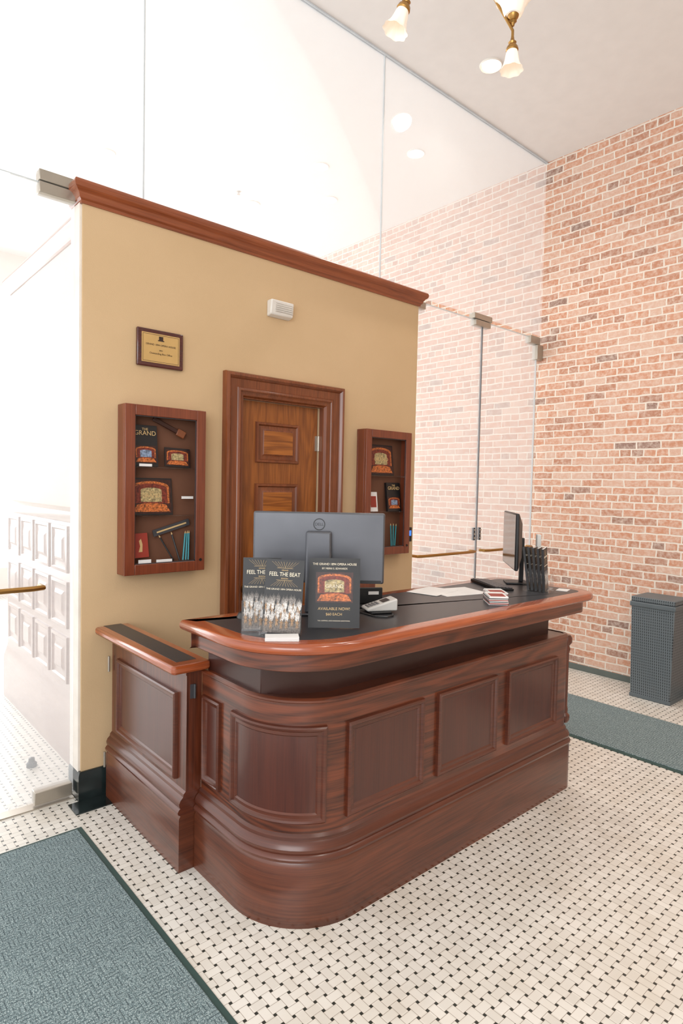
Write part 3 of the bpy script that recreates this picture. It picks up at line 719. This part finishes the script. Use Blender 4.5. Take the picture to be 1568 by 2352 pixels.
obj('rear_front_panel', MB().box(-.125,-.055,.008,.011,0,.12), M_acryl, hd)
obj('back_panel', MB().box(-.125,.095,.072,.075,0,.17), M_acryl, hd)
obj('side_panel', MB().box(-.128,-.125,.012,.075,0,.12), M_acryl, hd)
obj('side_panel', MB().box(.095,.098,-.033,.075,0,.05), M_acryl, hd)
Rz = Matrix.Rotation(math.radians(-40),3,'Z')
HL = (1.318,1.868,DZT)
def atl(o, x, y, z): q = Rz @ Vector((x,y,0)); return (o[0]+q.x, o[1]+q.y, o[2]+z)
brochure(atl(HL,.024,-.026,.004),(-.13,.04,math.radians(-40)),'black season brochure in front with dancers in white plumes, slightly tilted')
brochure(atl(HL,-.055,.022,.004),(-.10,.0,math.radians(-38)),'black season brochure half hidden behind the front one, nearest the desk corner')
# sign
sg = thing('price_sign','black sign advertising the theatre book, beside the brochure holder','sign',(1.548,1.802,DZT+.0035),(-.16,0,math.radians(-40)))
obj('board', MB().box(-.1,.1,0,.003,0,.27), M_card, sg)
obj('acrylic_foot', MB().box(-.1,.1,-.003,.05,-.0025,-.0005).tf(Matrix.Rotation(.16,4,'X')), M_acryl, sg)
text(sg,'lettering','THE GRAND 1894 OPERA HOUSE',.0125,up(0,-.0006,.246),M_lets,xs=.93)
text(sg,'lettering','BY MERRI S. EDWARDS',.0098,up(0,-.0006,.229),M_lets)
stage(sg,-.073,.073,.097,.215,y=-.0008)
text(sg,'lettering','THE',.009,up(0,-.0032,.174),M_lets)
text(sg,'lettering','GRAND',.020,up(0,-.0032,.160),M_lets)
text(sg,'lettering','AVAILABLE NOW!',.0155,up(0,-.0006,.073),M_gold)
text(sg,'lettering','$60 EACH',.0145,up(0,-.0006,.052),M_gold)
text(sg,'lettering','TAX, SHIPPING, AND HANDLING ADDITIONAL',.006,up(0,-.0006,.027),M_lets)
# business cards
bcd = thing('business_card_stack','short stack of white cards in front of the brochure holder','cards',(1.292,1.787,DZT),(0,0,math.radians(-35)))
for k in range(6): obj('card', MB().box(-.06,.06,-.03,.03,k*.0022,k*.0022+.0019).tf(Matrix.Rotation(.02*(k%3-1),4,'Z')), M_paper, bcd)
# card terminal
tr_ = thing('card_terminal','grey card payment terminal on a black cable beside the sign','card reader',(1.915,1.93,DZT),(0,0,math.radians(-25)))
obj('base', MB().box(-.05,.05,-.05,.05,0,.012), M_black, tr_, bevel=.006)
obj('body', MB().add([(-.065,-.045,.012),(.075,-.045,.012),(.075,.045,.012),(-.065,.045,.012),(-.065,-.045,.024),(.075,-.045,.065),(.075,.045,.065),(-.065,.045,.024)],[(0,3,2,1),(4,5,6,7),(0,1,5,4),(1,2,6,5),(2,3,7,6),(3,0,4,7)]), M_grey, tr_, bevel=.008)
def slope(x): return .024+(x+.065)/.14*.041
kp = MB()
for i in range(4):
    for j in range(3):
        x = -.055+i*.014; y = -.026+j*.018
        kp.box(x,x+.010,y,y+.013,slope(x)-.002,slope(x+.012)+.0015)
obj('keypad', kp, M_key, tr_)
obj('screen', MB().add([(.012,-.026,slope(.012)+.0015),(.045,-.026,slope(.045)+.0015),(.045,.026,slope(.045)+.0015),(.012,.026,slope(.012)+.0015)],[(0,1,2,3)]), M_dark, tr_)
tag(obj('cable', MB().tube([(1.93,1.855,DZT+.004),(1.90,1.825,DZT+.004),(1.86,1.82,DZT+.004),(1.83,1.86,DZT+.004),(1.835,1.95,DZT+.004),(1.87,2.07,DZT+.004)],.0035,8), M_black),'thin black cable curling beside the card terminal','cable')
ph = thing('desk_telephone','black telephone behind the lower right of the grey monitor','telephone',(2.03,2.17,DZT),(0,0,math.radians(-30)))
obj('base', MB().add([(-.09,-.08,0),(.09,-.08,0),(.09,.08,0),(-.09,.08,0),(-.09,-.08,.08),(.09,-.08,.08),(.09,.08,.03),(-.09,.08,.03)],[(0,3,2,1),(4,5,6,7),(0,1,5,4),(1,2,6,5),(2,3,7,6),(3,0,4,7)]), M_black, ph, bevel=.006)
obj('handset', MB().tube([(-.06,-.085,.085),(-.062,-.04,.098),(-.062,.03,.078),(-.06,.08,.045)],[.024,.014,.014,.024],12), M_black, ph)
obj('label', MB().box(.02,.07,-.0812,-.0795,.045,.06), M_paper, ph)
ms = tag(obj('computer_mouse', MB().lathe([(0,.03),(.012,.028),(.024,.018),(.03,.0)],20).tf(Matrix.Translation((1.38,2.17,DZT))@Matrix.Diagonal((1,1.6,1,1))), M_black),'black computer mouse behind the brochures at the desk end','mouse')
tag(obj('paper_sheet', MB().box(-.14,.14,-.108,.108,0,.0012).tf(Matrix.Translation((2.64,2.07,DZT))@Matrix.Rotation(-.25,4,'Z')), M_paper),'white printed sheet lying flat on the black desk top','paper')
tag(obj('paper_sheet', MB().box(-.12,.12,-.09,.09,0,.0012).tf(Matrix.Translation((2.54,2.15,DZT+.0013))@Matrix.Rotation(.2,4,'Z')), M_paper),'second white sheet partly on top of the flat printed sheet','paper')
def cards(loc, rz, n, lab):
    r = thing('card_stack', lab, 'cards', loc, (0,0,rz), 'stacks of rack cards')
    rn = random.Random(int(loc[0]*100))
    for k in range(n):
        m = [M_paper, M_red, M_paper, M_card][k%4]
        obj('card', MB().box(-.045,.045,-.07,.07,k*.004,k*.004+.0037).tf(Matrix.Translation((rn.uniform(-.002,.002),rn.uniform(-.003,.003),0))), M_paper if k == n-1 else m, r)
    obj('top_picture', MB().box(-.036,.036,-.06,.02,n*.004,n*.004+.0005), M_red, r)
cards((2.555,1.762,DZT),-.75,10,'stack of rack cards nearest the front edge of the desk')
cards((2.685,1.855,DZT),-.70,8,'stack of rack cards beside the other, nearer the right monitor')
h2 = thing('brochure_holder','clear acrylic holder full of dark brochures at the right end of the desk','brochure holder',(3.06,1.825,DZT),(0,0,math.radians(20)))
obj('base', MB().box(-.06,.06,-.06,.08,0,.003), M_acryl, h2); obj('front_panel', MB().box(-.06,.06,-.063,-.06,0,.10), M_acryl, h2)
obj('side_panel', MB().box(-.063,-.06,-.06,.08,0,.08), M_acryl, h2); obj('side_panel', MB().box(.06,.063,-.06,.08,0,.08), M_acryl, h2); obj('back_panel', MB().box(-.06,.06,.077,.08,0,.16), M_acryl, h2)
R20h = Matrix.Rotation(math.radians(20),3,'Z')
for k in range(5):
    q = R20h @ Vector((-.012+.006*k,-.038+k*.022,0))
    brochure((3.06+q.x,1.825+q.y,DZT+.004),(-.05-.025*k,.03*(k-2),math.radians(20)),['frontmost','second','middle','fourth','rearmost'][k]+' dark brochure in the acrylic holder at the right end of the desk',w_=.095,h_=.235,grp='brochures in the right holder')
card_h = thing('card_holder','small grey card reader standing behind the right brochures','card reader',(3.19,1.925,DZT),(0,0,math.radians(40)))
obj('base', MB().box(-.03,.03,-.025,.025,0,.01), M_black, card_h, bevel=.003)
obj('stem', MB().box(-.008,.008,-.008,.008,.01,.2), M_black, card_h)
obj('head', MB().box(-.025,.025,-.015,.01,.19,.30), M_grey, card_h, bevel=.005)
tag(obj('paper_sheet', MB().box(-.04,.04,-.03,.03,0,.002).tf(Matrix.Translation((3.19,1.76,DZT))@Matrix.Rotation(.3,4,'Z')), M_paper),'small white slip beside the right brochure holder','paper')

# chair behind the desk
cr = thing('wooden_chair','reddish wooden chair standing behind the desk, only its back top in view','chair',(2.78,2.78,0),(0,0,.1))
obj('seat', MB().box(-.22,.22,-.22,.22,.44,.48), M_cab, cr, bevel=.01)
for sx in (-1,1):
    obj('leg', MB().tube([(sx*.19,-.19,.44),(sx*.20,-.20,0)],[.02,.014]), M_cab, cr)
    obj('leg', MB().tube([(sx*.19,.19,.48),(sx*.20,.22,0)],[.02,.014]), M_cab, cr)
    obj('back_post', MB().tube([(sx*.19,.2,.46),(sx*.19,.24,.95)],.016), M_cab, cr)
obj('top_rail', MB().box(-.22,.22,.225,.255,.92,1.005), M_cab, cr, bevel=.012)
for k in range(4): obj('spindle', MB().cyl((-.12+k*.08,.205,.47),(-.12+k*.08,.24,.93),.009), M_cab, cr)

# ---------------------------------------------------------------- lights
W = bpy.data.worlds.new('world'); SC.world = W; W.use_nodes = True
bg = W.node_tree.nodes['Background']; bg.inputs[0].default_value = (.97,.985,1,1); bg.inputs[1].default_value = 1.7
def area(name, loc, target, sx, sy, power, col=(1,1,1)):
    l = bpy.data.lights.new(name,'AREA'); l.shape = 'RECTANGLE'; l.size = sx; l.size_y = sy; l.energy = power; l.color = col
    o = bpy.data.objects.new(name, l); COL.objects.link(o); o.location = loc
    o.rotation_euler = (Vector(target)-Vector(loc)).to_track_quat('-Z','Y').to_euler(); return o
area('storefront_light', (1.0,9.4,2.3), (1.0,0,2.3), 7, 3.8, 360, (.98,.99,1))
area('front_fill', (-2.6,-1.2,2.6), (2.5,3,1.4), 3, 2.5, 120, (.97,.985,1))  # area light added as fill from the front left, no fixture there
def spot(loc, power):
    l = bpy.data.lights.new('downlight_and_fill','SPOT'); l.energy = power; l.color = (1,.93,.84); l.spot_size = math.radians(140); l.spot_blend = 1; l.shadow_soft_size = .07
    o = bpy.data.objects.new('downlight_and_fill', l); COL.objects.link(o); o.location = loc
spot((DL.x,DL.y,CE-.03), 95)
spot((3.6,.2,CE-.03), 95); spot((1.6,-.6,CE-.03), 95); spot((4.4,-1.2,CE-.03), 80)  # extra spots without fixtures, added out of view to brighten the front
